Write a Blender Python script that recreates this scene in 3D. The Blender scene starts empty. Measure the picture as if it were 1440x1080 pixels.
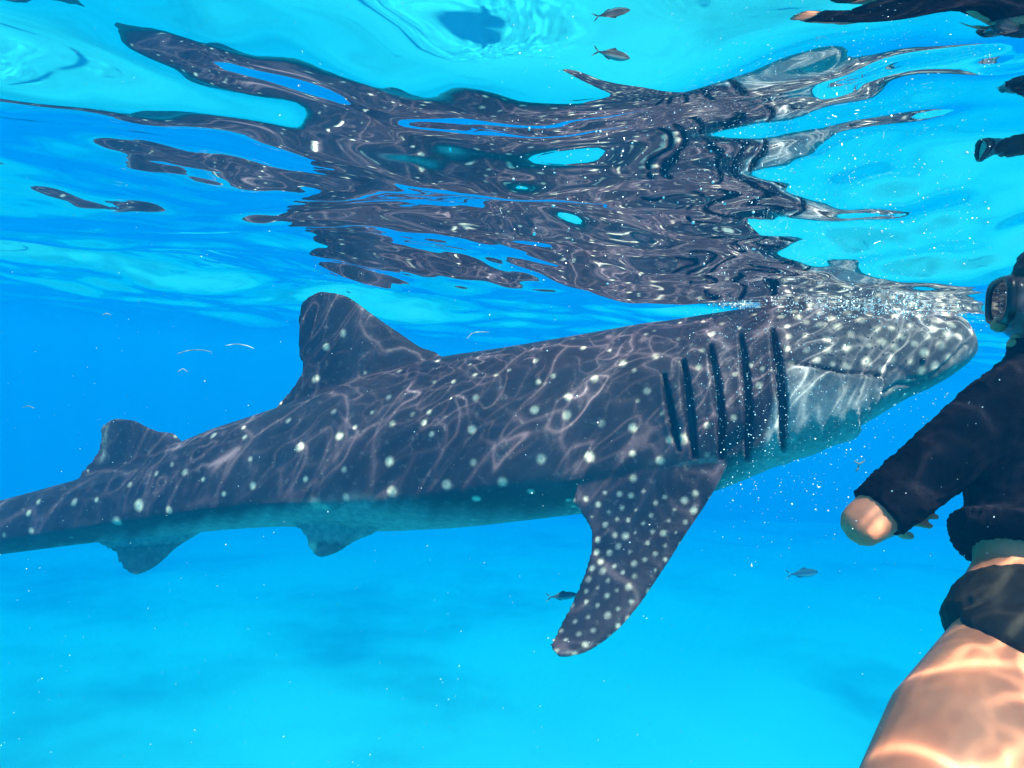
import bpy, bmesh, math, random
import numpy as np
from mathutils import Vector, Matrix
from mathutils.kdtree import KDTree

random.seed(7); rng = np.random.default_rng(7)
S = bpy.context.scene
COL = S.collection
R = math.radians

# ------------------------------------------------------------------ camera, sky, sun, exposure
F = 1000.0                                   # focal length in photo pixels (1440 wide)
DEPTH = 0.38                                 # camera this far below the mean surface
pitch, roll = R(-1.43), R(4.0)
fwd = Vector((0, math.cos(pitch), math.sin(pitch)))
r0 = Vector((1, 0, 0)); u0 = r0.cross(fwd)
right = r0 * math.cos(roll) + u0 * math.sin(roll)
up = -r0 * math.sin(roll) + u0 * math.cos(roll)
CAM = Vector((0, 0, -DEPTH))
cd = bpy.data.cameras.new('camera'); cam = bpy.data.objects.new('camera', cd); COL.objects.link(cam)
cd.sensor_width = 36; cd.lens = 36 * F / 1440; cd.clip_start = 0.05; cd.clip_end = 500
m = Matrix.Identity(4)
for i in range(3):
    m[i][0] = right[i]; m[i][1] = up[i]; m[i][2] = -fwd[i]; m[i][3] = CAM[i]
cam.matrix_world = m
S.camera = cam

SUN_EL, SUN_AZ = R(57), R(155)               # azimuth clockwise from +Y: the sun stands behind the camera
sdir = Vector((math.cos(SUN_EL) * math.sin(SUN_AZ), math.cos(SUN_EL) * math.cos(SUN_AZ), math.sin(SUN_EL)))
W = bpy.data.worlds.new('World'); S.world = W; W.use_nodes = True
nt = W.node_tree; nt.nodes.clear()
sky = nt.nodes.new('ShaderNodeTexSky'); sky.sky_type = 'NISHITA'; sky.sun_disc = False
sky.sun_elevation = SUN_EL; sky.sun_rotation = SUN_AZ
bg = nt.nodes.new('ShaderNodeBackground'); bg.inputs[1].default_value = 0.12
wo = nt.nodes.new('ShaderNodeOutputWorld')
nt.links.new(sky.outputs[0], bg.inputs[0]); nt.links.new(bg.outputs[0], wo.inputs[0])
sl = bpy.data.lights.new('sun', 'SUN'); sl.energy = 5.0; sl.angle = R(0.8); sl.color = (1, 0.86, 0.75)
so = bpy.data.objects.new('sun', sl); COL.objects.link(so)
so.rotation_euler = sdir.to_track_quat('Z', 'Y').to_euler()
so.location = (0, 0, 10)
V = S.view_settings
V.view_transform = 'Standard'; V.look = 'None'; V.gamma = 1; V.use_curve_mapping = False
V.exposure = 0.52
C = S.cycles
C.use_denoising = True
try: C.denoiser = 'OPENIMAGEDENOISE'
except Exception: pass
C.max_bounces = 10; C.diffuse_bounces = 2; C.glossy_bounces = 4; C.transmission_bounces = 4
C.volume_bounces = 2; C.transparent_max_bounces = 12
C.sample_clamp_indirect = 6
C.use_adaptive_sampling = False

# ------------------------------------------------------------------ helpers
def P(x, y, D):
    """Point at camera depth D (metres) seen at photo pixel x, y."""
    return CAM + float(D) * (fwd + float(x - 720) / F * right - float(y - 540) / F * up)
CAMn, Rn, Un, Fn = (np.array(v) for v in (CAM, right, up, fwd))
def proj(v):
    d = v - CAMn; z = d @ Fn
    return 720 + F * (d @ Rn) / z, 540 - F * (d @ Un) / z, z

def link(name, me, mat=None, parent=None, smooth=True):
    o = bpy.data.objects.new(name, me); COL.objects.link(o)
    if mat: me.materials.clear(); me.materials.append(mat)
    if smooth and len(me.polygons): me.polygons.foreach_set('use_smooth', np.ones(len(me.polygons), bool))
    if parent: o.parent = parent; o.matrix_parent_inverse = parent.matrix_world.inverted()
    return o
def tag(o, label=None, cat=None, group=None, kind=None):
    for k, v in (('label', label), ('category', cat), ('group', group), ('kind', kind)):
        if v: o[k] = v
    return o
def mesh(name, v, f):
    me = bpy.data.meshes.new(name); me.from_pydata([tuple(p) for p in v], [], f); me.update(); return me

def loft(rings):
    """closed tube through rings of equal length, capped by a fan at both ends -> (verts, faces)"""
    n = len(rings[0]); v = [tuple(p) for r in rings for p in r]; f = []
    for i in range(len(rings) - 1):
        for j in range(n):
            k = (j + 1) % n
            f.append((i * n + j, i * n + k, (i + 1) * n + k, (i + 1) * n + j))
    a = len(v); v.append(tuple(np.mean(np.array(rings[0]), axis=0))); b = len(v); v.append(tuple(np.mean(np.array(rings[-1]), axis=0)))
    L = (len(rings) - 1) * n
    for j in range(n):
        k = (j + 1) % n
        f.append((a, k, j)); f.append((b, L + j, L + k))
    return v, f
def merge(parts):
    v, f = [], []
    for pv, pf in parts:
        o = len(v); v += list(pv); f += [tuple(i + o for i in q) for q in pf]
    return v, f
def fixn(v, f):
    me = mesh('tmp', v, f); bm = bmesh.new(); bm.from_mesh(me); bmesh.ops.recalc_face_normals(bm, faces=bm.faces)
    bm.to_mesh(me); bm.free(); return me
def remesh(parts, voxel, smooth=4, name='body'):
    """union of closed shells as one continuous skin"""
    allv, allf = [], []
    for p in parts:
        me = fixn(*p)
        o = len(allv); allv += [tuple(q.co) for q in me.vertices]; allf += [tuple(i + o for i in q.vertices) for q in me.polygons]
        bpy.data.meshes.remove(me)
    me = mesh('raw', allv, allf)
    ob = bpy.data.objects.new('raw', me); COL.objects.link(ob)
    md = ob.modifiers.new('r', 'REMESH'); md.mode = 'VOXEL'; md.voxel_size = voxel; md.adaptivity = 0
    if smooth:
        ms = ob.modifiers.new('s', 'SMOOTH'); ms.factor = 0.5; ms.iterations = smooth
    dg = bpy.context.evaluated_depsgraph_get(); dg.update()
    out = bpy.data.meshes.new_from_object(ob.evaluated_get(dg)); out.name = name
    bpy.data.objects.remove(ob); bpy.data.meshes.remove(me)
    return out
def getco(me):
    a = np.empty(len(me.vertices) * 3); me.vertices.foreach_get('co', a); return a.reshape(-1, 3)
def getno(me):
    a = np.empty(len(me.vertices) * 3); me.vertices.foreach_get('normal', a); return a.reshape(-1, 3)
def setco(me, a):
    me.vertices.foreach_set('co', np.ascontiguousarray(a, dtype=np.float32).ravel()); me.update()
def attr(me, name, a):
    t = me.attributes.new(name, 'FLOAT', 'POINT'); t.data.foreach_set('value', np.ascontiguousarray(a, dtype=np.float32))
def sst(a, b, x):
    t = np.clip((x - a) / (b - a), 0, 1); return t * t * (3 - 2 * t)
def tube(pts, radii, n=16, flat=None):
    """tapered limb along points; flat = list of (wide, thin) multipliers with a wide-direction vector"""
    pts = [np.array(p, float) for p in pts]
    rings = []
    prev = None
    for i, p in enumerate(pts):
        t = pts[min(i + 1, len(pts) - 1)] - pts[max(i - 1, 0)]; t = t / np.linalg.norm(t)
        ref = np.array(flat[1]) if flat else (prev if prev is not None else (np.array((0, 0, 1.)) if abs(t[2]) < .9 else np.array((1., 0, 0))))
        a = ref - t * (ref @ t); a /= np.linalg.norm(a); b = np.cross(t, a); prev = a
        r = radii[i]; ra, rb = r if isinstance(r, (tuple, list)) else (r, r)
        rings.append([p + a * ra * math.cos(k * 2 * math.pi / n) + b * rb * math.sin(k * 2 * math.pi / n) for k in range(n)])
    # rounded ends
    def dome(ring, c, d, out):
        res = []
        for q in (0.45, 0.8):
            k = math.sqrt(1 - q * q); rr = np.mean([np.linalg.norm(np.array(x) - c) for x in ring])
            res.append([c + (np.array(x) - c) * k + d * rr * q for x in ring])
        return res
    d0 = pts[0] - pts[1]; d0 /= np.linalg.norm(d0); d1 = pts[-1] - pts[-2]; d1 /= np.linalg.norm(d1)
    rings = dome(rings[0], pts[0], d0, 1)[::-1] + rings + dome(rings[-1], pts[-1], d1, 1)
    return loft(rings)
def spline(pts, n):
    """Catmull-Rom resample of rows"""
    p = np.array(pts, float); p = np.vstack([2 * p[0] - p[1], p, 2 * p[-1] - p[-2]])
    out = []
    segs = len(p) - 3
    for k in range(n):
        t = k / (n - 1) * segs; i = min(int(t), segs - 1); u = t - i
        a, b, c, d = p[i:i + 4]
        out.append(.5 * (2 * b + (c - a) * u + (2 * a - 5 * b + 4 * c - d) * u * u + (3 * b - a - 3 * c + d) * u ** 3))
    return np.array(out)

# ---- node helpers
class N:
    def __init__(s, name):
        s.m = bpy.data.materials.new(name); s.m.use_nodes = True; s.t = s.m.node_tree; s.t.nodes.clear()
        s.out = s.t.nodes.new('ShaderNodeOutputMaterial')
    def n(s, typ, **kw):
        nd = s.t.nodes.new(typ)
        for k, v in kw.items():
            if k.startswith('i_'):
                key = k[2:]; key = int(key) if key.isdigit() else key
                s.set(nd.inputs[key], v)
            else: setattr(nd, k, v)
        return nd
    def set(s, inp, v):
        if isinstance(v, bpy.types.NodeSocket): s.t.links.new(v, inp)
        elif isinstance(v, bpy.types.Node): s.t.links.new(v.outputs[0], inp)
        else: inp.default_value = v
    def math(s, op, a, b=None, c=None, clamp=False):
        nd = s.n('ShaderNodeMath', operation=op, use_clamp=clamp); s.set(nd.inputs[0], a)
        if b is not None: s.set(nd.inputs[1], b)
        if c is not None: s.set(nd.inputs[2], c)
        return nd.outputs[0]
    def mapr(s, x, a, b, c=0., d=1., smooth=True):
        nd = s.n('ShaderNodeMapRange'); nd.interpolation_type = 'SMOOTHSTEP' if smooth else 'LINEAR'
        s.set(nd.inputs[0], x)
        for i, v in enumerate((a, b, c, d)): s.set(nd.inputs[i + 1], v)
        return nd.outputs[0]
    def mix(s, f, a, b):
        nd = s.n('ShaderNodeMix', data_type='RGBA'); s.set(nd.inputs[0], f)
        for i, v in ((6, a), (7, b)):
            s.set(nd.inputs[i], (*v, 1) if isinstance(v, tuple) and len(v) == 3 else v)
        return nd.outputs[2]
    def noise(s, scale, vec=None, detail=3, rough=.5):
        nd = s.n('ShaderNodeTexNoise'); nd.inputs['Scale'].default_value = scale; nd.inputs['Detail'].default_value = detail; nd.inputs['Roughness'].default_value = rough
        if vec is not None: s.set(nd.inputs['Vector'], vec)
        return nd
    def coord(s, k='Object'): return s.n('ShaderNodeTexCoord').outputs[k]
    def at(s, name): return s.n('ShaderNodeAttribute', attribute_name=name).outputs['Fac']
    def bsdf(s, color, rough=.5, spec=.5, normal=None, **kw):
        b = s.n('ShaderNodeBsdfPrincipled')
        s.set(b.inputs['Base Color'], (*color, 1) if isinstance(color, tuple) and len(color) == 3 else color)
        s.set(b.inputs['Roughness'], rough); b.inputs['Specular IOR Level'].default_value = spec
        if normal is not None: s.set(b.inputs['Normal'], normal)
        for k, v in kw.items(): s.set(b.inputs[k.replace('_', ' ')], v)
        s.t.links.new(b.outputs[0], s.out.inputs[0]); return b
    def bump(s, h, strength=.3, dist=.01):
        b = s.n('ShaderNodeBump'); b.inputs['Strength'].default_value = strength; b.inputs['Distance'].default_value = dist
        s.set(b.inputs['Height'], h); return b.outputs[0]

# ------------------------------------------------------------------ the water surface
WCOEF = [                                    # sine and cosine parts of the swell and chop, long waves first
    -.04, -.42, -.26, -.28, .04, -.00, -.69, -.45, .87, .21, -.32, .81, .57, -.05, .02, -.60, -.64, -1.78, .80, -.28,
    .04, .65, .70, .72, -.95, -.31, -.48, .55, .27, .12, -.36, .30, -.25, 1.33, .66, -1.02, -1.34, .10, 1.94, 1.74,
    .77, .46, .27, .59, .86, -.48, -.31, .46, 1.11, -.89, -.58, .56, 1.59, 1.27, .72, -.35, -1.59, -.58, .30, .22,
    1.43, -.00, -.43, .06, -.04, 1.07, .43, -.46, .26, .26, -.69, -.79, .68, -1.59, -1.02, .61, -.32, 2.08, -.21, .36,
    .18, -.59, .96, .32, .67, .85, .72, -.50, -.57, -.14, 1.91, .20, -.21, .17, .03, -.90, .33, -.97, .10, .35,
    -.04, .56, -.86, -1.14, -.29, .21, -1.11, 2.37, .35, .66, -.41, -.52, -.47, .50, -.46, -.24, .67, .10, 1.47, 1.14,
]
def waves(x, y):
    """height of the surface above the mean level"""
    x = np.asarray(x, float); y = np.asarray(y, float); h = np.zeros(np.broadcast(x, y).shape)
    g = np.random.default_rng(2024); n = 60
    lam = 5 * (0.33 / 5) ** (np.arange(n) / (n - 1)); g.uniform(0, np.pi, n)
    th = np.pi / 2 + np.where(np.arange(n) % 3 == 0, g.uniform(-1.4, 1.4, n), g.uniform(-.7, .7, n))
    sig = .030 * lam / (2 * np.pi); sig = np.where(lam < 1, sig * lam ** .35, sig)
    for k in range(n):
        ph = 2 * np.pi / lam[k] * (math.cos(th[k]) * x + math.sin(th[k]) * y)
        h = h + sig[k] * (WCOEF[k] * np.sin(ph) + WCOEF[n + k] * np.cos(ph))
    # small ripples, livelier round the feeding head
    env = .95 + 1.6 * np.exp(-((x - 1.0) / .9) ** 2 - ((y - 1.9) / 1.0) ** 2)
    for l0, amp, cnt in ((.24, .0019, 7), (.12, .00050, 8), (.075, .00015, 8)):
        for k in range(cnt):
            t = math.pi / 2 + g.normal(0, .9); l = l0 * g.uniform(.75, 1.3)
            h = h + env * amp / math.sqrt(cnt) * np.sin(2 * math.pi / l * (math.cos(t) * x + math.sin(t) * y) + g.uniform(0, 6.283))
    return h
def axis(fine, span, step, far, grow):
    a = [0.]; d = step
    while a[-1] < far:
        if a[-1] > span: d *= grow
        a.append(a[-1] + d)
    return a
FAR_LIGHT = 1.3; PATT = (7.7, -3.3, 0)
def make_water():
    xp = axis(0, 3.2, .016, 75, 1.06); xs = np.array(sorted(set([-v for v in xp] + xp)))
    yn = axis(0, .2, .03, 40, 1.12); yp = axis(0, 5.0, .016, 75, 1.06)
    ys = np.array(sorted(set([-v for v in yn] + yp)))
    X, Y = np.meshgrid(xs, ys); r = np.hypot(X, Y)
    Z = waves(X, Y) * (1 - .6 * sst(6, 20, r))
    nx, ny = len(xs), len(ys)
    v = np.stack([X.ravel(), Y.ravel(), Z.ravel()], 1)
    i = np.arange(nx * ny).reshape(ny, nx)
    q = np.stack([i[:-1, :-1].ravel(), i[:-1, 1:].ravel(), i[1:, 1:].ravel(), i[1:, :-1].ravel()], 1)
    me = bpy.data.meshes.new('water_surface'); me.vertices.add(len(v)); me.vertices.foreach_set('co', v.astype(np.float32).ravel())
    me.loops.add(q.size); me.loops.foreach_set('vertex_index', q.ravel().astype(np.int32))
    me.polygons.add(len(q)); me.polygons.foreach_set('loop_start', np.arange(0, q.size, 4, dtype=np.int32)); me.polygons.foreach_set('loop_total', np.full(len(q), 4, dtype=np.int32))
    me.update(); me.validate()
    k = N('water')
    co = k.coord(); of0 = k.n('ShaderNodeVectorMath', operation='ADD'); k.set(of0.inputs[0], co); of0.inputs[1].default_value = PATT; co0 = co; co = of0.outputs[0]
    # painted caustics: a net of bright lines put into the surface's transparent colour
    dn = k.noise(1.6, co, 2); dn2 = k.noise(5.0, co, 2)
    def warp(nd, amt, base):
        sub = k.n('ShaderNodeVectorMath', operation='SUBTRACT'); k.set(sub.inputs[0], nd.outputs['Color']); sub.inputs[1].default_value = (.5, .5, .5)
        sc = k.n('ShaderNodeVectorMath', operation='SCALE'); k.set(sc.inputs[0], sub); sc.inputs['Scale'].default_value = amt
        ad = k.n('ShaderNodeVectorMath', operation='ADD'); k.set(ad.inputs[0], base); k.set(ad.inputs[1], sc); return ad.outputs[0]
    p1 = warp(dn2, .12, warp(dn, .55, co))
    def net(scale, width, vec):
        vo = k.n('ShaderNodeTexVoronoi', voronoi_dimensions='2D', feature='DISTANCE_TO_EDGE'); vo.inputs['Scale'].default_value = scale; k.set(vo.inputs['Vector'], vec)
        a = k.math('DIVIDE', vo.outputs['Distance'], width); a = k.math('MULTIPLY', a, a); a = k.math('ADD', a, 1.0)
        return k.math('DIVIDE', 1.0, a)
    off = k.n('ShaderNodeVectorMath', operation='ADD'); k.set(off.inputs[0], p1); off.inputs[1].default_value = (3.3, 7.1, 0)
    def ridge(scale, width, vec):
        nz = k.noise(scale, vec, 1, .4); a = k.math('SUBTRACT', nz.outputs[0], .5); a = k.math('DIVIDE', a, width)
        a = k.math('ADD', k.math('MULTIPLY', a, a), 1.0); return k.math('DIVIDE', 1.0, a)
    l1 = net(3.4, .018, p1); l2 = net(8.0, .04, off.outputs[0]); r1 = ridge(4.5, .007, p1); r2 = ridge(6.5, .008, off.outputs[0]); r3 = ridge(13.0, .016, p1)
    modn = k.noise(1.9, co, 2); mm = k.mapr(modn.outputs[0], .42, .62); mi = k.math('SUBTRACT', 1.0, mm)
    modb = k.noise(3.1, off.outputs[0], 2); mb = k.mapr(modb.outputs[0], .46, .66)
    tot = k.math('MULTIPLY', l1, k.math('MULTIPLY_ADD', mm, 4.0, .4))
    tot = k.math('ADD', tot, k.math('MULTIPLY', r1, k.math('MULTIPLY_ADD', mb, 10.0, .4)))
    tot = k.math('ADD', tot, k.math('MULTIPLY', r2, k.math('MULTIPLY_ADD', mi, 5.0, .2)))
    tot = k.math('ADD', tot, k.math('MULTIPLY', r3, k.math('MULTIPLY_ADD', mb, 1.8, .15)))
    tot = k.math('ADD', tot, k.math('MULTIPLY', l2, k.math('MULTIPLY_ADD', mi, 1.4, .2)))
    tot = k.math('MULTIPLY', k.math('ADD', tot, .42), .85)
    ln = k.n('ShaderNodeVectorMath', operation='LENGTH'); k.set(ln.inputs[0], co0)          # farther out the painted caustics fade to one even brightness
    fa = k.mapr(ln.outputs['Value'], 4.6, 6.4); tot = k.math('ADD', k.math('MULTIPLY', tot, k.math('SUBTRACT', 1.0, fa)), k.math('MULTIPLY', fa, FAR_LIGHT))
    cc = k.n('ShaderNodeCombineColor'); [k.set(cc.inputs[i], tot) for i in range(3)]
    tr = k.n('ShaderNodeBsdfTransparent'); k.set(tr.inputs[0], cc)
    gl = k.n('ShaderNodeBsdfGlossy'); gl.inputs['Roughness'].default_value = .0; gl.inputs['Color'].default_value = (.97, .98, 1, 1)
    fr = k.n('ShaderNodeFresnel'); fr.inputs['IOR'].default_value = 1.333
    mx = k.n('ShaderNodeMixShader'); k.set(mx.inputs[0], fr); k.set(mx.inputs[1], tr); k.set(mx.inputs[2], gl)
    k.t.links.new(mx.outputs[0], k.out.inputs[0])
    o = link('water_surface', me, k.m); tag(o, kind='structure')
make_water()

# ------------------------------------------------------------------ the seabed
def make_seabed():
    n = 140; a = np.linspace(-1, 1, n); a = np.sign(a) * (np.abs(a) ** 1.8) * 76
    X, Y = np.meshgrid(a, a)
    Z = -10.0 + .18 * np.sin(X * .5 + 1) * np.cos(Y * .43) + .1 * np.sin(X * 1.1 + Y * .7)
    dq = np.maximum(0, Y - .4 * X - 8); Z = Z - .13 * dq ** 2 / (dq + 26)                          # the sand falls away to deep water
    v = np.stack([X.ravel(), Y.ravel(), Z.ravel()], 1); i = np.arange(n * n).reshape(n, n)
    q = np.stack([i[:-1, :-1].ravel(), i[:-1, 1:].ravel(), i[1:, 1:].ravel(), i[1:, :-1].ravel()], 1)
    me = mesh('seabed', v, [tuple(map(int, t)) for t in q])
    k = N('sand'); co = k.coord()
    big = k.noise(.11, co, 4, .55); pat = k.mapr(big.outputs[0], .45, .75)
    fine = k.noise(3.0, co, 5)
    c = k.mix(fine.outputs[0], (.55, .66, .58), (.58, .69, .61)); c = k.mix(k.math('MULTIPLY', pat, .6), c, (.10, .12, .08))
    k.bsdf(c, .9, .2)
    tag(link('seabed', me, k.m), kind='structure')
make_seabed()

# ------------------------------------------------------------------ the body of water (haze)
def make_haze():
    b = 80; z0, z1 = -24.5, .35
    v = [(x, y, z) for z in (z0, z1) for x, y in ((-b, -b), (b, -b), (b, b), (-b, b))]
    f = [(0, 3, 2, 1), (4, 5, 6, 7), (0, 1, 5, 4), (1, 2, 6, 5), (2, 3, 7, 6), (3, 0, 4, 7)]
    k = N('sea_water_haze')
    pv = k.n('ShaderNodeVolumePrincipled')
    pv.inputs['Color'].default_value = HAZE_COL; pv.inputs['Density'].default_value = HAZE_DEN; pv.inputs['Anisotropy'].default_value = HAZE_G
    pv.inputs['Absorption Color'].default_value = (0, .666, .856, 1)
    k.t.links.new(pv.outputs[0], k.out.inputs['Volume'])
    tag(link('haze', mesh('haze', v, f), k.m, smooth=False), kind='stuff')
HAZE_COL = (.0002, .079, .20, 1); HAZE_DEN = .15; HAZE_G = 0.0
make_haze()

# ------------------------------------------------------------------ the whale shark
def pl(pts):
    a = np.array(pts, float); return a[:, 0], a[:, 1]
TOP = pl([(-330, 778), (-200, 752), (-100, 729), (0, 704), (110, 674), (190, 646), (250, 624), (300, 602), (380, 577), (500, 531), (620, 501), (700, 490), (800, 473), (900, 455), (1000, 440), (1060, 430), (1150, 420), (1230, 418), (1290, 424), (1330, 432), (1352, 440), (1362, 446)])
BOT = pl([(-330, 812), (-200, 803), (-100, 792), (0, 780), (130, 763), (280, 748), (400, 739), (530, 747), (660, 740), (807, 722), (900, 710), (1000, 690), (1060, 664), (1110, 642), (1187, 608), (1257, 563), (1290, 548), (1320, 531), (1345, 514), (1362, 498)])
def Dx(x): return 2.70 + (1365 - x) / 1365 * 1.25
def spine_stations():
    xs = list(np.linspace(-330, 1300, 110)) + [1310, 1320, 1330, 1338, 1345, 1351, 1356, 1360]
    st = []
    for x in xs:
        t = np.interp(x, *TOP); b = np.interp(x, *BOT); h = b - t
        k = .19 * min(1, max(0, (1330 - x) / 150))
        xt = x - k * h * .5; xb = x + k * h * .5
        t = np.interp(xt, *TOP); b = np.interp(xb, *BOT)
        D = Dx(x); a = np.array(P(xt, t, D)); c = np.array(P(xb, b, D))
        st.append((x, (a + c) / 2, np.linalg.norm(a - c) / 2))
    return st
ST = spine_stations()
SX = np.array([s[0] for s in ST]); SC = np.array([s[1] for s in ST]); SH = np.array([s[2] for s in ST])
ker = np.hanning(9); ker /= ker.sum()
SH[:100] = np.convolve(np.pad(SH, 4, 'edge'), ker, 'valid')[:100]
TG = np.gradient(SC, axis=0); TG[-8:] = TG[-14]; TG /= np.linalg.norm(TG, axis=1)[:, None]
for c in range(3): TG[:, c] = np.convolve(np.pad(TG[:, c], 7, 'edge'), np.ones(15) / 15, 'valid')
TG /= np.linalg.norm(TG, axis=1)[:, None]
SD = np.cross(np.array((0, 0, 1.)), TG); SD /= np.linalg.norm(SD, axis=1)[:, None]      # + is the far (left) flank
UPV = np.cross(TG, SD)
WR = np.interp(SX, [-330, -100, 100, 300, 600, 900, 1050, 1200, 1300, 1345, 1362], [.8, .85, .85, .86, .88, .95, 1.05, 1.30, 1.50, 1.7, 1.8])
SW = SH * WR
Z0 = np.interp(SX, [-330, 0, 150, 400, 600, 800, 1000, 1120, 1300, 1360], [-.3, -.35, -.38, -.45, -.46, -.40, -.38, -.46, -.45, -.2])
PE = np.interp(SX, [-330, 400, 700, 950, 1100, 1300], [1.35, 1.3, 1.5, 1.9, 2.3, 2.2])
def half_width(q, i):
    """q in -1..1 bottom to top"""
    z0 = Z0[i]
    if q > z0: u = (q - z0) / (1 - z0); return SW[i] * (1 - u ** 2.1) ** .5
    u = (z0 - q) / (1 + z0); p = PE[i]; return SW[i] * max(0, 1 - u ** p) ** (1 / p)
def body_rings():
    rings = []
    M = 72
    for i in range(len(ST)):
        ring = []
        for j in range(M):
            a = j / M * 2 * math.pi; q = math.sin(a); q = math.copysign(abs(q) ** .92, q); s = 1 if math.cos(a) >= 0 else -1
            w = half_width(max(-1, min(1, q)), i)
            if abs(math.cos(a)) < 1e-6: w = 0
            # long ridges on the upper flanks
            rid = sum(.012 * math.exp(-((q - c) / .05) ** 2) for c in (.62, .25)) * np.interp(SX[i], [-100, 200, 800, 950], [0, 1, 1, 0])
            ring.append(SC[i] + UPV[i] * q * SH[i] + SD[i] * s * (w + rid * (w > .02)))
        rings.append(ring)
    return rings
def sag(px, py, i, off=0.):
    """pixel -> vertical plane along the spine through station i, moved off metres to the far side"""
    n = SD[i]; c = SC[i] + n * off; d = np.array(P(px, py, 1.0)) - CAMn
    t = ((c - CAMn) @ n) / (d @ n); return CAMn + d * t
def stn(x): return int(np.argmin(np.abs(SX - x)))
def fin(secs, m=28, nrm=None):
    """secs: (leading point, trailing point, thickness)"""
    rings = []
    secs2 = []
    L = spline([s[0] for s in secs], 40); T = spline([s[1] for s in secs], 40); H = np.interp(np.linspace(0, 1, 40), np.linspace(0, 1, len(secs)), [s[2] for s in secs])
    for k in range(40):
        t_ = k / 39; e_ = math.sqrt(max(.04, 1 - ((t_ - .82) / .18) ** 2)) if t_ > .82 else 1.0
        a, b = L[k], T[k]; mc = a * .45 + b * .55; a = mc + (a - mc) * e_; b = mc + (b - mc) * e_; ch = b - a
        if nrm is None:
            k0, k1 = max(k - 1, 0), min(k + 1, 39); sp = (L[k1] + T[k1] - L[k0] - T[k0]); n = np.cross(ch, sp); n /= np.linalg.norm(n)
        else: n = nrm
        ring = []
        for j in range(m):
            th = j / m * 2 * math.pi; c = (1 - math.cos(th)) / 2
            ring.append(a + ch * c + n * math.sin(th) * H[k] / 2 * (1.15 - .75 * c))
        rings.append(ring)
    return loft(rings)
def sagfin(rows, x, th0, th1, off=0.):
    i = stn(x); n = len(rows)
    return fin([(sag(*a, i, off), sag(*b, i, off), th0 + (th1 - th0) * k / (n - 1)) for k, (a, b) in enumerate(rows)], nrm=SD[i])
dorsal = sagfin([((650, 560), (410, 620)), ((622, 502), (387, 578)), ((592, 488), (408, 549)), ((567, 471), (424, 521)), ((546, 457), (420, 500)), ((522, 440), (418, 474)), ((503, 426), (418, 445)), ((487, 415), (423, 425)), ((472, 409), (434, 411))], 520, .10, .028)
dorsal2 = sagfin([((268, 655), (118, 700)), ((250, 613), (110, 672)), ((222, 606), (132, 643)), ((205, 599), (141, 620)), ((192, 592), (141, 603)), ((178, 587), (147, 591))], 180, .06, .022)
anal = sagfin([((305, 722), (122, 748)), ((283, 748), (140, 765)), ((252, 768), (160, 777)), ((231, 787), (166, 790)), ((208, 808), (176, 808))], 210, .06, .022)
pelvic = sagfin([((550, 722), (395, 715)), ((530, 748), (412, 738)), ((505, 759), (425, 750)), ((485, 771), (431, 764)), ((464, 785), (438, 783))], 470, .05, .02, -.13)
pect_px = [((1040, 600), (850, 625)), ((1020, 662), (806, 697)), ((997, 704), (816, 722)), ((966, 750), (829, 745)), ((945, 783), (829, 775)), ((922, 818), (822, 803)), ((897, 854), (811, 830)), ((868, 887), (796, 862)), ((838, 910), (780, 892)), ((812, 922), (771, 908)), ((796, 925), (776, 919))]
pect = []
for k, (a, b) in enumerate(pect_px):
    s = k / (len(pect_px) - 1)
    pect.append((np.array(P(*a, [2.70, 2.71, 2.71, 2.69, 2.67, 2.64, 2.61, 2.58, 2.55, 2.52, 2.50][k])), np.array(P(*b, [2.84, 2.87, 2.86, 2.84, 2.81, 2.77, 2.73, 2.68, 2.62, 2.56, 2.53][k])), [.06, .08, .08, .072, .066, .06, .053, .046, .038, .03, .024][k]))
pectoral = fin(pect)
# the pectoral of the far flank: mirrored and spread out level
i = stn(930)
mir = lambda p: p - 2 * SD[i] * ((p - SC[i]) @ SD[i])
root = (mir(pect[0][0]) + mir(pect[0][1])) / 2; ax = Vector(mir(pect[0][0]) - mir(pect[0][1])).normalized()
def spread(p, ang):
    return root + np.array(Matrix.Rotation(ang, 3, ax) @ Vector(mir(p) - root))
tipm = (pect[-1][0] + pect[-1][1]) / 2
best = max((R(a) for a in range(-70, 71, 5)), key=lambda g: spread(tipm, g)[2] - (0 if ((spread(tipm, g) - SC[i]) @ SD[i]) > .9 else 9) if spread(tipm, g)[2] < root[2] - .25 else -99)
pectoral2 = fin([(spread(a, best), spread(b, best), t) for a, b, t in pect])
ci = stn(-250)
caud_up = sagfin([((-215, 770), (-330, 800)), ((-265, 735), (-360, 790)), ((-330, 650), (-395, 720)), ((-390, 560), (-440, 620)), ((-440, 480), (-480, 520)), ((-475, 425), (-490, 435))], -250, .07, .02)
caud_lo = sagfin([((-225, 790), (-330, 780)), ((-270, 820), (-350, 815)), ((-320, 880), (-370, 870)), ((-360, 935), (-385, 925))], -250, .06, .02)
shell = remesh([loft(body_rings()), dorsal, dorsal2, anal, pelvic, pectoral, pectoral2, caud_up, caud_lo], .0075, 6, 'whale_shark')

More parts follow.
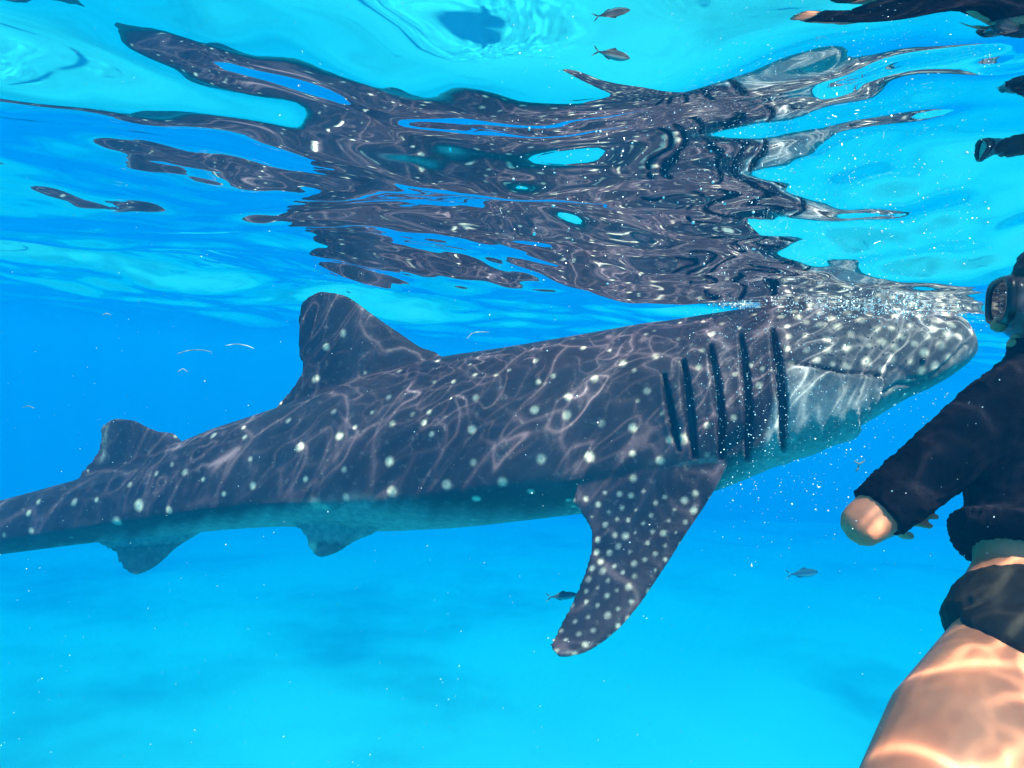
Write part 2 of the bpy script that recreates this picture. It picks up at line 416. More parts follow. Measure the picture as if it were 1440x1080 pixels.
def paint_shark(me):
    v = getco(me); nv = len(v)
    # nearest spine station and the side of the body
    g = KDTree(len(SC))
    for k, c in enumerate(SC): g.insert(c, k)
    g.balance()
    dd = v @ TG[50]; sc = SC @ TG[50]
    idx = np.clip(np.searchsorted(sc, dd), 0, len(SC) - 1)
    rel = v - SC[idx]; s = np.einsum('ij,ij->i', rel, SD[idx]); z = np.einsum('ij,ij->i', rel, UPV[idx])
    near = v - np.where(s > 0, 2 * s, 0)[:, None] * SD[idx]
    px, py, pd = proj(near)
    q = np.sqrt((s / SW[idx]) ** 2 + (z / SH[idx]) ** 2)
    isfin = sst(1.12, 1.25, q)
    pz = (px > 770) & (py > np.interp(px, [800, 900, 960, 1005, 1020], [702, 672, 650, 640, 662])) & (px < 1022 - (py - 662) * .4)
    isfin = np.where(pz & (s < .35) & (px > 795), 1.0, isfin)
    no = getno(me)
    # ---- carve gill slits, jaw and mouth
    def seg_d(poly):
        best = np.full(nv, 1e9); tt = np.zeros(nv)
        P_ = np.array(poly, float); L = np.r_[0, np.cumsum(np.hypot(*np.diff(P_, axis=0).T))]
        sgn = np.zeros(nv)
        for a, b, l0, l1 in zip(P_[:-1], P_[1:], L[:-1], L[1:]):
            e = b - a; t = np.clip(((px - a[0]) * e[0] + (py - a[1]) * e[1]) / (e @ e), 0, 1)
            dx, dy = px - a[0] - t * e[0], py - a[1] - t * e[1]; d = np.hypot(dx, dy)
            m_ = d < best; best[m_] = d[m_]; tt[m_] = ((l0 + t * (l1 - l0)) / L[-1])[m_]; sgn[m_] = np.sign(e[0] * dy - e[1] * dx)[m_]
        return best, tt, sgn
    disp = np.zeros(nv); gill = np.zeros(nv)
    body = 1 - isfin
    for poly, w in (([(934, 527), (941, 570), (954, 633)], 5), ([(961, 508), (968, 570), (977, 643)], 7), ([(999, 486), (1007, 530), (1014, 590), (1015, 643)], 6.5), ([(1042, 472), (1048, 520), (1053, 585), (1052, 646)], 6), ([(1086, 464), (1094, 510), (1101, 570), (1102, 632)], 7)):
        d, t, sg = seg_d(poly)
        ww = w * (.35 + .65 * np.sin(np.clip(t, .02, .98) * math.pi) ** .5)
        gsl = 1 - sst(.7, 1.2, d / ww)
        disp -= gsl * .035 * body; gill = np.maximum(gill, (1 - sst(.85, 1.25, d / ww)) * body)
        flap = np.exp(-((d - ww * 1.9) / (ww * .8)) ** 2) * (sg > 0)
        disp += .008 * flap * body * np.sin(np.clip(t, 0, 1) * math.pi)
        # the slab in front of each slit bulges a little
    # jaw pouch below the pale ridge
    ridge = [(1100, 508), (1115, 513), (1140, 515), (1180, 524), (1226, 528), (1241, 532), (1243, 541), (1237, 557), (1224, 580), (1210, 596)]
    d, t, sg = seg_d(ridge)
    inside = (sg > 0) & (px > 1060) & (px < 1260)
    pouch = np.where(inside, sst(-1, 5, d), 0) * sst(1085, 1120, px) * body
    disp += .022 * pouch * (1 - sst(30, 90, d) * .5)
    groove = np.exp(-(d / 2.6) ** 2) * (~inside) * sst(1090, 1130, px) * (px < 1265) * body
    disp -= .016 * groove
    # mouth line along the blunt snout and fold behind the lip
    d2, t2, sg2 = seg_d([(1245, 552), (1262, 540), (1290, 540), (1318, 524), (1338, 506), (1360, 484)])
    disp -= .014 * np.exp(-(d2 / 2.6) ** 2) * (px > 1240) * body
    d3, t3, sg3 = seg_d([(1250, 522), (1262, 516), (1272, 522), (1277, 533), (1290, 531)])
    disp -= .008 * np.exp(-(d3 / 2.5) ** 2) * body
    # long creases on the throat
    thr = pouch * (np.sin((px * .75 + py * .45) * .32 + np.sin(py * .07) * 2.0)) * .004
    disp += thr
    v2 = v + no * disp[:, None]
    setco(me, v2)
    # ---- pale underside
    bx, by = pl([(-400, 815), (0, 783), (130, 755), (250, 723), (400, 695), (500, 684), (620, 706), (740, 717), (830, 714), (900, 700), (960, 684), (1020, 668), (1072, 640), (1090, 560), (1103, 513), (1140, 516), (1180, 524), (1240, 530), (1262, 520), (1280, 532), (1310, 524), (1335, 506), (1362, 480)])
    dist = py - np.interp(px, bx, by) - np.interp(px, [0, 200, 350, 600, 900, 1000], [5, 14, 22, 18, 12, 0])
    wob = 5 * np.sin(px * .09) + 4 * np.sin(px * .23 + py * .1)
    soft = np.interp(px, [0, 500, 620, 900, 1000, 1105, 1130], [8, 18, 26, 26, 30, 26, 9])
    pale = sst(-1, 1, (dist + wob * .5) / soft) * body
    pale = np.maximum(pale, .85 * sst(1295, 1360, px + (py - 470) * .25) * body)
    pale = np.where(px > 1095, pale * (.42 + .58 * sst(0, 70, dist)), pale)
    pale = np.maximum(pale, .17 * sst(1070, 1170, px) * body)
    # underside faces of the fins are lighter too, and the pelvic has a bare white trailing patch
    pale = np.maximum(pale, isfin * sst(.1, .5, -no[:, 2]) * .35 * (px > 700))
    pale = np.maximum(pale, .55 * isfin * sst(-6, 10, dist) * (px < 580))
    bare = (1 - sst(4, 13, np.hypot((px - 438) / .8, (py - 764) / 1.6))) * (s < 0) * isfin
    lead = 1 - sst(0, 1, np.abs((px - 147) + (py - 610) * .1) / 7)
    # ---- spots
    spots = []
    near_i = np.where((s <= .02))[0]
    nvn = v2[near_i]; nn = no[near_i]; vis = np.einsum('ij,ij->i', nn, CAMn - nvn) > 0
    near_i = near_i[vis]; npx, npy = px[near_i], py[near_i]; npd = pd[near_i]
    def surf(x, y):
        d = np.hypot(npx - x, npy - y); c = np.where(d < 2.0)[0]
        if not len(c): return None
        return near_i[c[np.argmin(npd[c])]]
    def tr(ox, oy, k, pts): return [(ox + a / k, oy + b / k, r) for a, b, r in pts]
    A = tr(400, 400, 2.7, [(220, 188, 5), (155, 237, 6), (122, 357, 5), (395, 424, 5), (432, 326, 5), (581, 285, 4.5), (567, 367, 3.5), (702, 300, 2.5), (724, 338, 4), (722, 428, 5.5), (548, 482, 4.5), (405, 526, 5.5), (184, 480, 4.5), (205, 575, 6.5), (50, 615, 6.5), (12, 514, 5), (400, 668, 7.5), (528, 522, 5), (555, 565, 4.5), (712, 545, 6.5), (950, 286, 4.5), (961, 369, 4.8), (946, 472, 5.5), (1075, 430, 4.5), (718, 671, 6), (612, 757, 8), (405, 787, 8.5), (725, 815, 7), (824, 752, 8), (972, 664, 8), (935, 790, 6), (230, 808, 6.5), (120, 842, 11), (150, 850, 8), (78, 738, 5), (222, 700, 5), (1070, 500, 6), (485, 490, 4), (640, 365, 4), (800, 340, 3.5), (850, 322, 3.5), (1020, 345, 4), (630, 432, 1.5), (330, 480, 3), (265, 540, 4)])
    B = tr(740, 380, 3.6, [(290, 388, 4.8), (237, 340, 4), (45, 455, 5), (57, 563, 5), (205, 635, 6), (345, 545, 6), (485, 468, 6), (657, 430, 5.5), (605, 610, 6), (545, 505, 4), (378, 770, 6), (535, 793, 7), (205, 730, 7), (40, 703, 6.5), (78, 955, 8), (320, 950, 8), (672, 965, 7), (725, 855, 6), (788, 860, 9), (940, 315, 5.5), (893, 257, 3.6), (870, 485, 5), (888, 402, 4.5), (1050, 525, 4), (600, 320, 3.5), (1180, 575, 5), (1190, 495, 4), (1000, 745, 5), (1050, 745, 5), (915, 780, 5), (1130, 480, 4), (975, 545, 4), (1085, 430, 3.5), (540, 1050, 6), (560, 660, 3), (650, 300, 3), (780, 260, 3), (420, 400, 3.5), (990, 265, 4), (1150, 220, 4), (1080, 290, 3.5), (1330, 330, 5), (1410, 325, 5), (1415, 400, 5), (1340, 465, 6), (1395, 515, 6)])
    Cc = tr(0, 380, 2.454, [(733, 567, 5.5), (838, 540, 4), (843, 572, 4.5), (862, 650, 4.5), (1033, 607, 6.5), (993, 515, 5), (637, 692, 5.5), (590, 668, 4), (447, 737, 4.5), (475, 810, 9), (253, 797, 6), (130, 797, 4.5), (95, 835, 5), (400, 870, 8), (105, 900, 5), (580, 830, 6), (870, 740, 6), (1085, 375, 5), (1122, 265, 6), (1180, 215, 5), (1168, 572, 6), (1148, 487, 4.5), (770, 770, 4), (10, 915, 4), (330, 790, 4), (700, 720, 3.5), (540, 700, 4)])
    for x, y, r in A + B + Cc:
        k = surf(x, y)
        if k is not None: spots.append((v2[k], r * .76 * pd[k] / F, rng.uniform(.5, 1.0)))
    # scattered ones: crowded on the head and the pectoral, loose elsewhere
    order = rng.permutation(near_i)[:110000]
    pts = [p for p, _, _ in spots]; grid = {}
    def key(p, c=.06): return tuple(np.floor(p / c).astype(int))
    for p in pts: grid.setdefault(key(p), []).append(p)
    def ok(p, dmin):
        kx = key(p)
        rr = int(math.ceil(dmin / .06))
        for a in range(-rr, rr + 1):
            for b in range(-rr, rr + 1):
                for c in range(-rr, rr + 1):
                    for o in grid.get((kx[0] + a, kx[1] + b, kx[2] + c), ()):
                        if np.dot(o - p, o - p) < dmin * dmin: return False
        return True
    for k in order:
        x, y = px[k], py[k]
        f = isfin[k] > .5
        if x < -60: dm, r = .16, .018
        elif f and y > 690 and x > 700: dm, r = .040 + .014 * rng.random(), rng.uniform(.005, .0125)
        elif f: continue
        elif x > 1095 and y < np.interp(x, bx, by) - 2: dm, r = .042 + .014 * rng.random(), rng.uniform(.008, .0150)
        elif x > 1095: dm, r = .055 + .03 * rng.random(), rng.uniform(.005, .010)
        elif x > 880: dm, r = .095 + .03 * rng.random(), rng.uniform(.006, .012)
        elif x > 640: dm, r = .17, rng.uniform(.005, .011)
        elif pale[k] > .3: continue
        else: dm, r = .20, rng.uniform(.004, .009)
        if ok(v2[k], dm):
            spots.append((v2[k], r, rng.uniform(.3, .85) if px[k] < 1095 and not f else rng.uniform(.6, 1))); grid.setdefault(key(v2[k]), []).append(v2[k])
    allp = np.array([p for p, _, _ in spots]); rad = np.array([r for _, r, _ in spots]); amp = np.array([a for _, _, a in spots])
    kd = KDTree(nv)
    for k in range(nv): kd.insert(near[k], k)
    kd.balance()
    spot = np.zeros(nv)
    for p, r, a in zip(allp, rad, amp):
        el = rng.uniform(.8, 1.25)
        for co, k, d in kd.find_range(p, r * 1.9):
            val = a * (1 - min(1, max(0, (d / r - .55) / .95))) ** 1.1
            if val > spot[k]: spot[k] = val
    attr(me, 'spot', spot); attr(me, 'pale', pale); attr(me, 'gill', gill); attr(me, 'bare', bare)
    attr(me, 'scar', np.clip(lead, 0, 1) * isfin * (px < 260) * (py < 660))
    return spots
paint_shark(shell)
k = N('shark_skin'); co = k.coord()
n1 = k.noise(2.2, co, 5, .6); n2 = k.noise(30, co, 5, .65); n3 = k.noise(90, co, 3)
c = k.mix(k.mapr(n1.outputs[0], .3, .7), (.025, .0125, .020), (.066, .036, .045))
c = k.mix(k.mapr(n2.outputs[0], .55, .72), c, (.115, .078, .082))
belly = k.mix(k.mapr(n2.outputs[0], .3, .75), (.20, .195, .205), (.36, .335, .33))
c = k.mix(k.at('pale'), c, belly)
c = k.mix(k.math('MULTIPLY', k.at('scar'), k.mapr(n2.outputs[0], .35, .6)), c, (.22, .19, .17))
n4 = k.noise(75, co, 3)
c = k.mix(k.math('MULTIPLY', k.at('spot'), k.mapr(n4.outputs[0], .3, .6, .6, 1.)), c, (.80, .60, .46))
c = k.mix(k.at('bare'), c, (.55, .5, .42))
c = k.mix(k.at('gill'), c, (.009, .009, .015))
bm_ = k.math('ADD', n3.outputs[0], k.math('MULTIPLY', n2.outputs[0], 1.5))
k.bsdf(c, .55, .3, k.bump(bm_, .25, .004))
shark = link('whale_shark', shell, k.m)
tag(shark, 'dark whale shark with pale spots and five gill slits swimming head up', 'whale shark')
# eye
def uv_ball(c, r, seg=16, rings=10, scale=(1, 1, 1)):
    me = bpy.data.meshes.new('ball'); b = bmesh.new(); bmesh.ops.create_uvsphere(b, u_segments=seg, v_segments=rings, radius=r)
    for q in b.verts: q.co = Vector((q.co.x * scale[0] + c[0], q.co.y * scale[1] + c[1], q.co.z * scale[2] + c[2]))
    b.to_mesh(me); b.free(); return me
ke = N('eye_black'); ke.bsdf((.006, .007, .012), .12, .6)
sv = getco(shell); ex, ey, ed = proj(sv); cnd = np.where(np.hypot(ex - 1297, ey - 508) < 2.2)[0]; e0 = sv[cnd[np.argmin(ed[cnd])]]
i = stn(1297)
for q in (e0, e0 - 2 * SD[i] * ((e0 - SC[i]) @ SD[i])):
    link('eye', uv_ball(q, .0105), ke.m, shark)

# ------------------------------------------------------------------ the swimmer
def Pn(x, y, D): return np.array(P(x, y, D))
def flat_tube(pts, radii, wide, n=28):
    """clothing: tube with level ends, (wide, thin) radii"""
    pts = [np.array(p, float) for p in pts]; rings = []
    for i, p in enumerate(pts):
        t = pts[min(i + 1, len(pts) - 1)] - pts[max(i - 1, 0)]; t /= np.linalg.norm(t)
        a = np.array(wide) - t * (np.array(wide) @ t); a /= np.linalg.norm(a); b = np.cross(t, a)
        ra, rb = radii[i] if isinstance(radii[i], (tuple, list)) else (radii[i],) * 2
        rings.append([p + a * ra * math.cos(k * 2 * math.pi / n) + b * rb * math.sin(k * 2 * math.pi / n) for k in range(n)])
    return loft(rings)
def ball(c, axes, radii, seg=20, rings=14):
    v, f = [], []
    c = np.array(c); A = [np.array(a) for a in axes]
    rr = []
    for i in range(1, rings):
        th = math.pi * i / rings
        rr.append([c + A[0] * radii[0] * math.sin(th) * math.cos(p) + A[1] * radii[1] * math.sin(th) * math.sin(p) + A[2] * radii[2] * math.cos(th) for p in [2 * math.pi * j / seg for j in range(seg)]])
    return loft(rr)
sh_ax = Rn                                              # across the shoulders
person = bpy.data.objects.new('person', None); COL.objects.link(person); person.location = P(1482, 905, 1.2)
bpy.context.view_layer.update()
tag(person, 'swimmer in dark long sleeves and brief shorts with elbow bent, beside the shark head', 'person')
pel, wai, che, uch, nek = Pn(1482, 880, 1.22), Pn(1480, 815, 1.27), Pn(1488, 660, 1.33), Pn(1486, 570, 1.345), Pn(1482, 515, 1.34)
HC = Pn(1504, 436, 1.33)
fd = np.array((-.93, .36, -.04)); fd /= np.linalg.norm(fd); hu = np.array((0, 0, 1.)); hs = np.cross(fd, hu); hs /= np.linalg.norm(hs); hu = np.cross(hs, fd)
lsh, lel, lwr = Pn(1404, 580, 1.33), Pn(1216, 736, 1.30), Pn(1264, 720, 1.50)
rsh, rel_, rwr = Pn(1578, 570, 1.37), Pn(1655, 735, 1.46), Pn(1590, 770, 1.66)
body = [
    flat_tube([Pn(1482, 930, 1.2), pel, wai, che, uch, uch * .6 + nek * .4], [(.12, .08), (.160, .112), (.130, .090), (.150, .100), (.130, .075), (.09, .06)], sh_ax),
    tube([uch, nek, HC], [.075, .052, .052], 20),
    tube([uch, lsh], [.06, .055], 16), tube([uch, rsh], [.06, .055], 16),
    tube([lsh, (lsh + lel) / 2, lel], [.056, .050, .042], 20), tube([lel + Un * -.004, lel * .75 + lwr * .25, lel * .5 + lwr * .5, lwr], [.033, .040, .040, .027], 20), ball(lel - Rn * .016 - Un * .012, (Rn, Un, Fn), (.020, .022, .020)),
    tube([rsh, (rsh + rel_) / 2, rel_], [.056, .050, .042], 20), tube([rel_, rel_ * .6 + rwr * .4, rwr], [.042, .043, .028], 20),
    tube([Pn(1432, 925, 1.18), Pn(1345, 1045, 1.03), Pn(1232, 1235, .86)], [.100, .097, .062], 24),
    tube([Pn(1532, 900, 1.20), Pn(1575, 1060, 1.08), Pn(1625, 1260, .95)], [.112, .097, .062], 24),
    tube([Pn(1232, 1235, .86), Pn(1190, 1400, .90), Pn(1165, 1600, .98)], [.060, .056, .034], 20),
    tube([Pn(1625, 1260, .95), Pn(1620, 1420, 1.0), Pn(1610, 1600, 1.08)], [.060, .056, .034], 20),
    tube([Pn(1165, 1600, .98), Pn(1120, 1640, .93)], [.036, .026], 14), tube([Pn(1610, 1600, 1.08), Pn(1600, 1640, 1.0)], [.036, .026], 14),
    ball(Pn(1436, 915, 1.17), (Rn, Un, Fn), (.100, .090, .085)), ball(Pn(1530, 915, 1.18), (Rn, Un, Fn), (.100, .090, .085)),
    # head: skull, face, jaw, nose, ears
    ball(HC + hu * .022 - fd * .008, (fd, hs, hu), (.094, .074, .098), 28, 20), ball(HC + fd * .030 - hu * .045, (fd, hs, hu), (.060, .055, .070), 24, 16),
    tube([HC + fd * .085 + hu * .012, HC + fd * .112 - hu * .030], [.009, .015], 12), ball(HC + fd * .086 - hu * .064, (fd, hs, hu), (.012, .024, .010)),
    ball(HC + fd * .075 - hu * .098, (fd, hs, hu), (.022, .022, .018)),
    ball(HC + hs * .074 - fd * .008, (fd, hs, hu), (.018, .009, .030)), ball(HC - hs * .074 - fd * .008, (fd, hs, hu), (.018, .009, .030)),
]
def hand(w, dirv, side, nrm, sgn):
    """palm, four bent fingers of unequal length and a thumb leaving the side of the palm"""
    d = dirv / np.linalg.norm(dirv); s = side - d * (side @ d); s /= np.linalg.norm(s); n = np.cross(d, s) * sgn
    out = [tube([w - d * .01, w + d * .035, w + d * .085], [(.028, .020), (.036, .015), (.042, .013)], 18, (0, s))]
    for k, (o, L) in enumerate(((-.032, .066), (-.011, .078), (.011, .073), (.031, .056))):
        b = w + d * .082 + s * o
        p1 = b + d * L * .42 + n * .010; p2 = p1 + d * L * .28 + n * L * .26; p3 = p2 + d * L * .10 + n * L * .34
        out.append(tube([b - d * .012, p1, p2, p3], [.0098, .0092, .0085, .0072], 10))
    t0 = w + d * .025 - s * .030; t1 = t0 + d * .026 - s * .022 + n * .008; t2 = t1 + d * .028 - s * .004 + n * .012
    out.append(tube([t0, t1, t2], [.014, .0115, .009], 10))
    return out
hd = Pn(1312, 728, 1.55) - lwr
body += hand(lwr, Pn(1276, 713, 1.60) - lwr, Pn(1282, 700, 1.56) - Pn(1270, 752, 1.53), None, 1)
body += hand(rwr, rwr - rel_ + np.array((-.05, .05, 0)), np.array((0, 0, 1.)), None, -1)
pm = remesh(body, .0046, 5, 'body')
ks = N('skin'); co = ks.coord(); a1 = ks.noise(9, co, 4); a2 = ks.noise(240, co, 2)
cs = ks.mix(ks.mapr(a1.outputs[0], .3, .7), (.60, .19, .10), (.72, .26, .14))
ks.bsdf(cs, .48, .4, ks.bump(a2.outputs[0], .12, .002), Subsurface_Weight=.2, Subsurface_Scale=.01)
link('body', pm, ks.m, person)

def ripple(me, amp, seed, freq, stretch):
    v = getco(me); no = getno(me); g = np.random.default_rng(seed); d = np.zeros(len(v))
    w = v + .05 * np.sin(v[:, [1, 2, 0]] * 17 + 1.3)
    for k in range(9):
        dr = g.normal(size=3) * stretch; dr /= np.linalg.norm(dr); f = freq * g.uniform(.5, 1.6)
        q = np.sin(w @ dr * f + g.uniform(0, 6.28) + 1.5 * np.sin(w @ g.normal(size=3) * 14)); d += (1 - np.abs(q)) ** 2 * g.uniform(.5, 1)
    setco(me, v + no * (amp * (d / 3 - .6))[:, None])
hemc = Pn(1478, 776, 1.28)
shirt = [
    flat_tube([uch * .5 + nek * .5 + Un * .0, uch, che, wai * .6 + che * .4, hemc, Pn(1476, 800, 1.265)], [(.085, .07), (.165, .098), (.166, .116), (.150, .108), (.174, .128), (.160, .112)], sh_ax),
    tube([uch + Un * .02, lsh + Un * .005], [.062, .068], 18), tube([uch + Un * .02, rsh], [.062, .068], 18),
    tube([nek + Un * .005, nek * .5 + lsh * .5 + Un * .004, lsh], [.066, .064, .066], 18), tube([nek + Un * .005, rsh], [.066, .066], 18),
    flat_tube([lsh, lsh * .6 + lel * .4, lsh * .25 + lel * .75, lsh * .09 + lel * .91], [.069, .063, .058, .054], (0, 0, 1.), 24),
    flat_tube([rsh, rsh * .6 + rel_ * .4, rsh * .25 + rel_ * .75, rsh * .1 + rel_ * .9], [.069, .063, .058, .054], (0, 1., 0), 24),
    flat_tube([uch + Un * .01, nek + Un * .022, nek + Un * .055], [.085, .076, .070], sh_ax),
]
sm = remesh(shirt, .0055, 6, 'shirt'); ripple(sm, .0050, 3, 130, np.array((1., .6, 1.2))); 
kc = N('shirt_cloth'); co = kc.coord(); b1 = kc.noise(14, co, 5, .6); b2 = kc.noise(420, co, 2)
kc.bsdf(kc.mix(kc.mapr(b1.outputs[0], .45, .7), (.0035, .0028, .005), (.009, .006, .009)), .9, .06, kc.bump(kc.math('ADD', kc.math('MULTIPLY', b1.outputs[0], 2.5), b2.outputs[0]), .5, .004))
link('shirt', sm, kc.m, person)
short = [
    flat_tube([Pn(1479, 850, 1.245), Pn(1481, 872, 1.225), Pn(1483, 900, 1.20), Pn(1484, 925, 1.19)], [(.140, .102), (.160, .118), (.176, .130), (.165, .12)], sh_ax),
    ball(Pn(1446, 886, 1.13), (Rn, Un, Fn), (.092, .040, .096)), ball(Pn(1530, 896, 1.14), (Rn, Un, Fn), (.107, .050, .096)),
]
hm = remesh(short, .005, 5, 'shorts'); ripple(hm, .004, 8, 110, np.array((.3, .4, 1.6)))
kh = N('shorts_cloth'); co = kh.coord(); b1 = kh.noise(300, co, 3)
kh.bsdf(kh.mix(b1.outputs[0], (.009, .007, .005), (.022, .017, .011)), .7, .3, kh.bump(b1.outputs[0], .3, .002))
link('shorts', hm, kh.m, person)
# hair: a cap of short dark hair over skull and nape
hv, hf = ball(HC + hu * .046 - fd * .004, (fd, hs, hu), (.102, .086, .094), 48, 32)
gh = np.random.default_rng(4); hv = [np.array(p) for p in hv]
cc0 = HC + hu * .03 - fd * .02
hv = [p + (p - cc0) * (.05 * math.sin(p[0] * 190 + p[2] * 70) * math.sin(p[1] * 160 + p[2] * 120) + gh.normal(0, .012)) for p in hv]
kr = N('hair'); kr.bsdf((.008, .006, .006), .5, .5)
link('hair', fixn(hv, hf), kr.m, person)
# diving mask
km_ = N('mask_rubber'); km_.bsdf((.008, .008, .012), .35, .5)
kl = N('mask_glass'); g_ = kl.n('ShaderNodeBsdfGlossy', i_Roughness=.02); t_ = kl.n('ShaderNodeBsdfTransparent'); f_ = kl.n('ShaderNodeFresnel', i_IOR=1.5); x_ = kl.n('ShaderNodeMixShader'); kl.set(x_.inputs[0], f_); kl.set(x_.inputs[1], t_); kl.set(x_.inputs[2], g_); kl.t.links.new(x_.outputs[0], kl.out.inputs[0])
kk = N('clear_silicone'); b_ = kk.bsdf((.07, .07, .09), .25, .4); b_.inputs['Alpha'].default_value = .5
MC = HC + fd * .104 + hu * .018
def rr_ring(c, w, h, dvec, n=40, p=3.2):
    pts = []
    for k in range(n):
        a = 2 * math.pi * k / n; ca, sa = math.cos(a), math.sin(a)
        pts.append(np.array(c) + hs * w * math.copysign(abs(ca) ** (2 / p), ca) + hu * h * math.copysign(abs(sa) ** (2 / p), sa) + dvec)
    return pts
mask = link('frame', fixn(*(lambda A, B, C_, D_: ([*A, *B, *C_, *D_], [(r * 40 + j, r * 40 + (j + 1) % 40, ((r + 1) % 4) * 40 + (j + 1) % 40, ((r + 1) % 4) * 40 + j) for r in range(4) for j in range(40)]))(
    rr_ring(MC, .084, .047, fd * 0), rr_ring(MC, .080, .043, fd * .014), rr_ring(MC, .072, .036, fd * .014), rr_ring(MC, .072, .036, fd * 0))), km_.m)
mroot = bpy.data.objects.new('diving_mask', None); COL.objects.link(mroot); mroot.location = tuple(MC); bpy.context.view_layer.update()
tag(mroot, 'diving mask with black frame and clear skirt worn on the swimmer face', 'diving mask')
mask.parent = mroot; mask.matrix_parent_inverse = mroot.matrix_world.inverted()
link('lens', fixn(*loft([rr_ring(MC, .075, .037, fd * .006), rr_ring(MC, .075, .037, fd * .009)])), kl.m, mroot, smooth=False)
sk = [rr_ring(MC, .080, .044, fd * .002), rr_ring(MC, .078, .052, -fd * .012 - hu * .010), rr_ring(MC, .074, .060, -fd * .028 - hu * .018), rr_ring(MC, .068, .062, -fd * .045 - hu * .020)]
v_ = [p for r in sk for p in r]; f_l = [(r * 40 + j, r * 40 + (j + 1) % 40, (r + 1) * 40 + (j + 1) % 40, (r + 1) * 40 + j) for r in range(3) for j in range(40)]
sko = link('skirt', mesh('skirt', v_, f_l), kk.m, mroot); sd_ = sko.modifiers.new('thickness', 'SOLIDIFY'); sd_.thickness = .003
v_, f_l = [], []
for j in range(48):
    a = 2 * math.pi * j / 48
    for o in (-.013, .013):
        v_.append(HC - fd * .014 + hu * (.028 + o) + fd * .118 * math.cos(a) * (1 if math.cos(a) < 0 else .75) + hs * .092 * math.sin(a))
for j in range(48):
    b = (j + 1) % 48; f_l.append((2 * j, 2 * b, 2 * b + 1, 2 * j + 1))
sto = link('strap', mesh('strap', v_, f_l), km_.m, mroot); sd_ = sto.modifiers.new('thickness', 'SOLIDIFY'); sd_.thickness = .004

# ------------------------------------------------------------------ small fish
kf = N('fish_scales'); co = kf.coord('Generated'); sep = kf.n('ShaderNodeSeparateXYZ'); kf.set(sep.inputs[0], co)
kf.bsdf(kf.mix(kf.mapr(sep.outputs[2], .25, .55), (.24, .28, .30), (.04, .055, .07)), .75, .2)
def fish(x, y, D, L, ang, yaw, label, tall=1.0):
    o = bpy.data.objects.new('fish', None); COL.objects.link(o)
    prof = [(-.5, .004), (-.47, .035), (-.40, .075), (-.28, .115), (-.1, .135), (.08, .115), (.24, .07), (.36, .028), (.42, .022)]
    rings = [[(u * L, w * .55 * L * math.cos(a), w * L * tall * math.sin(a)) for a in [2 * math.pi * k / 14 for k in range(14)]] for u, w in prof]
    def foil(le, te, th=.012):
        n = len(le); return loft([[(le[k][0] * L, .5 * th * L * s_, le[k][1] * L) if q == 0 else (te[k][0] * L, .5 * th * L * s_ * .4, te[k][1] * L) for q, s_ in ((0, 1), (1, 1), (1, -1), (0, -1))] for k in range(n)])
    me = fixn(*loft(rings)); link('body', me, kf.m, o)
    parts = [('tail_fin', foil([(.40, .0), (.47, .06), (.56, .14)], [(.46, .0), (.53, .06), (.60, .15)])), ('tail_fin', foil([(.40, .0), (.47, -.06), (.56, -.14)], [(.46, .0), (.53, -.06), (.60, -.15)])),
             ('dorsal_fin', foil([(-.12, .12 * tall), (-.02, .19 * tall)], [(.22, .06 * tall), (.2, .10 * tall)])), ('anal_fin', foil([(.02, -.11 * tall), (.1, -.16 * tall)], [(.24, -.06 * tall), (.24, -.08 * tall)]))]
    for nm, g in parts: link(nm, fixn(*g), kf.m, o, smooth=False)
    for s_ in (1, -1): link('eye', uv_ball((-.40 * L, s_ * .038 * L, .02 * L), .014 * L, 8, 6), ke.m, o)
    o.location = P(x, y, D); o.rotation_euler = (0, ang, yaw)
    tag(o, label, 'fish', 'small fish in the open water'); return o
fish(792, 838, 4.6, .19, R(8), R(185), 'small dark fish half hidden behind the tip of the pectoral fin')
fish(1130, 806, 9.5, .43, R(6), R(190), 'slender blue grey fish alone in open water left of the swimmer')
fish(862, 77, .74, .036, R(-10), R(175), 'tiny dark fish with pale flank close under the rippled surface', 1.1)

# ------------------------------------------------------------------ shreds of drifting food
kd_ = N('shred'); kd_.bsdf((.32, .33, .33), .7, .2)
def shred(name, paths, label, D, r, group=None):
    prt = []
    for pth in paths: 
        sp = spline([Pn(x, y, D + dz) for x, y, dz in pth], 14); prt.append(tube(list(sp), [r * (.35 + .65 * math.sin(math.pi * (k + 1) / 16)) for k in range(14)], 6))
    o = link(name, fixn(*merge(prt)), kd_.m); tag(o, label, 'debris', group); return o
for pts, D, lb in (([(250, 497, 0), (266, 493, .02), (282, 492, 0), (298, 495, .01)], 2.6, 'long flat pale shred drifting level beside an arched one behind the dorsal fin'),
                   ([(317, 486, 0), (332, 484, .02), (346, 486, 0), (357, 490, -.02)], 2.7, 'arched pale shred drifting closest behind the tall dorsal fin'),
                   ([(250, 523, 0), (257, 519, .01), (264, 523, 0)], 2.8, 'short hooked pale shred just below the long flat one'),
                   ([(144, 443, 0), (150, 441, 0), (156, 443, .01)], 2.4, 'tiny pale shred high in open water above the second dorsal fin'),
                   ([(32, 573, 0), (40, 571, 0), (48, 574, 0)], 2.8, 'tiny pale shred in open water over the tail behind the second dorsal fin')):
    shred('food_shred', [pts], lb, D, .0019, 'shreds drifting behind the dorsal fin')
shred('food_shred', [[(657, 476, 0), (664, 469, .01), (675, 467, 0), (688, 467, .02)]], 'thin white curved shred drifting above the back of the shark', 2.6, .0020)
shred('food_shred', [[(1201, 648, 0), (1208, 652, .0), (1216, 648, .01)], [(1208, 651, 0), (1207, 657, .01), (1204, 663, 0)]], 'pale forked shred shaped like a letter Y below the shark throat', 1.9, .0024)

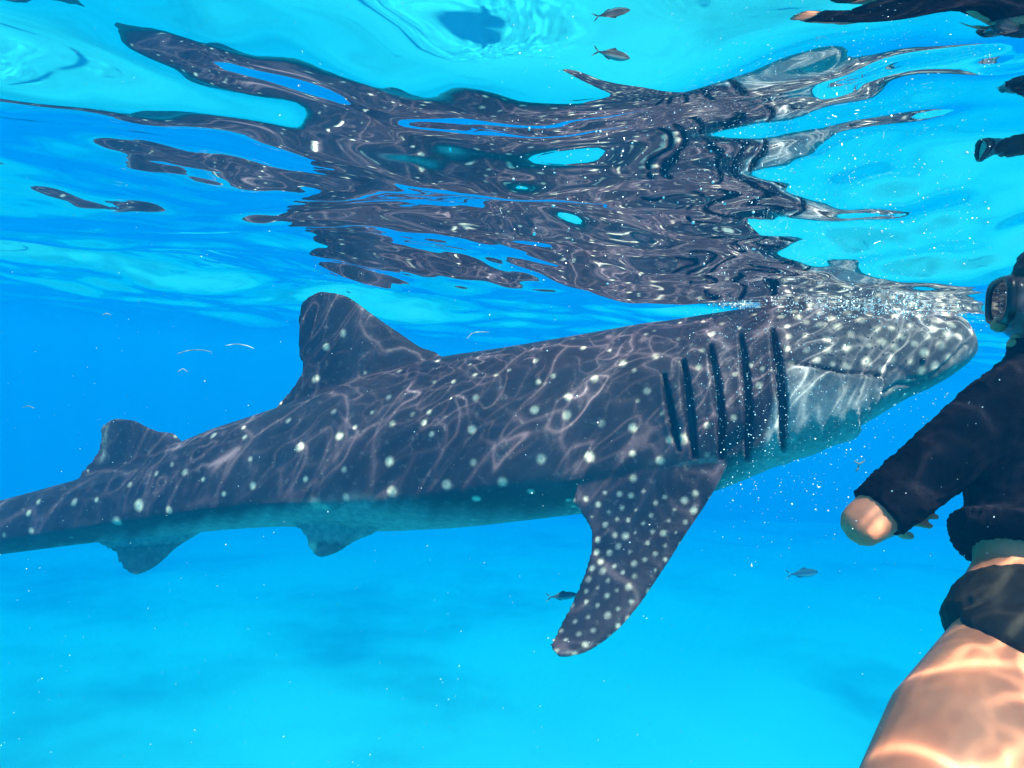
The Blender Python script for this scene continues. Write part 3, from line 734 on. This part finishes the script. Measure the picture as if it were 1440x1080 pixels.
# ------------------------------------------------------------------ bubbles, foam and specks
def specks(name, items, mat):
    b = bmesh.new(); bmesh.ops.create_icosphere(b, subdivisions=1, radius=1); bv = np.array([q.co[:] for q in b.verts]); bf = np.array([[q.index for q in f.verts] for f in b.faces]); b.free()
    n = len(items); c = np.array([i[0] for i in items]); r = np.array([i[1] for i in items]); sq = rng.uniform(.6, 1.3, (n, 1, 3))
    v = (c[:, None, :] + bv[None] * r[:, None, None] * sq).reshape(-1, 3); f = (bf[None] + (np.arange(n) * len(bv))[:, None, None]).reshape(-1, 3)
    me = mesh(name, v, [tuple(map(int, t)) for t in f]); return tag(link(name, me, mat), kind='stuff')
kb = N('bubble_white'); kb.bsdf((.85, .86, .88), .15, .8)
items = []
def under(p, gap=.012):
    h = float(waves(p[0], p[1])) - gap
    if p[2] > h: p = p.copy(); p[2] = h - abs(rng.normal(0, .01))
    return p
def cloud(n, x0, x1, y0, y1, D0, D1, r0_, r1_, cx=None):
    k = 0
    while k < n:
        x, y = (rng.uniform(x0, x1), rng.uniform(y0, y1)) if cx is None else (rng.normal(*cx[0]), rng.normal(*cx[1]))
        if not (x0 <= x <= x1 and y0 <= y <= y1): continue
        items.append((under(Pn(x, y, rng.uniform(D0, D1))), r0_ + (r1_ - r0_) * rng.random() ** 3)); k += 1
cloud(800, 960, 1320, 415, 690, 2.05, 2.55, .0009, .0025, ((1070, 75), (520, 85)))
cloud(250, 1020, 1360, 540, 720, 1.9, 2.5, .0009, .0030)
cloud(350, 1000, 1420, 380, 470, 2.0, 2.6, .0009, .0026)
cloud(350, 700, 1400, 150, 400, .6, 1.6, .0006, .0020)
cloud(120, 1000, 1400, 560, 800, 1.0, 1.8, .0006, .0018)
specks('bubbles', items, kb.m)
items = []
cloud(700, -60, 1500, 300, 1100, 1.0, 3.6, .0006, .0017)
cloud(250, -60, 1500, 300, 1100, .5, 1.2, .0002, .0006)
specks('drifting_specks', items, kb.m)
items = []
for k in range(420):
    t = rng.random(); x = 985 + 85 * t; y = 416 + 13 * t + rng.normal(0, 2.2 + 1.5 * math.sin(math.pi * t))
    items.append((under(Pn(x, y, Dx(x) - .12 + rng.normal(0, .03)), .004), rng.uniform(.002, .0075) * (.4 + .8 * math.sin(math.pi * min(1, t + .1)))))
for k in range(380):                                    # froth where the head breaks the surface
    x = rng.normal(1215, 65); y = 428 + rng.normal(0, 12)
    items.append((under(Pn(x, y, Dx(x) - .30 + rng.normal(0, .08)), .003), rng.uniform(.0012, .0038)))
specks('foam', items, kb.m)
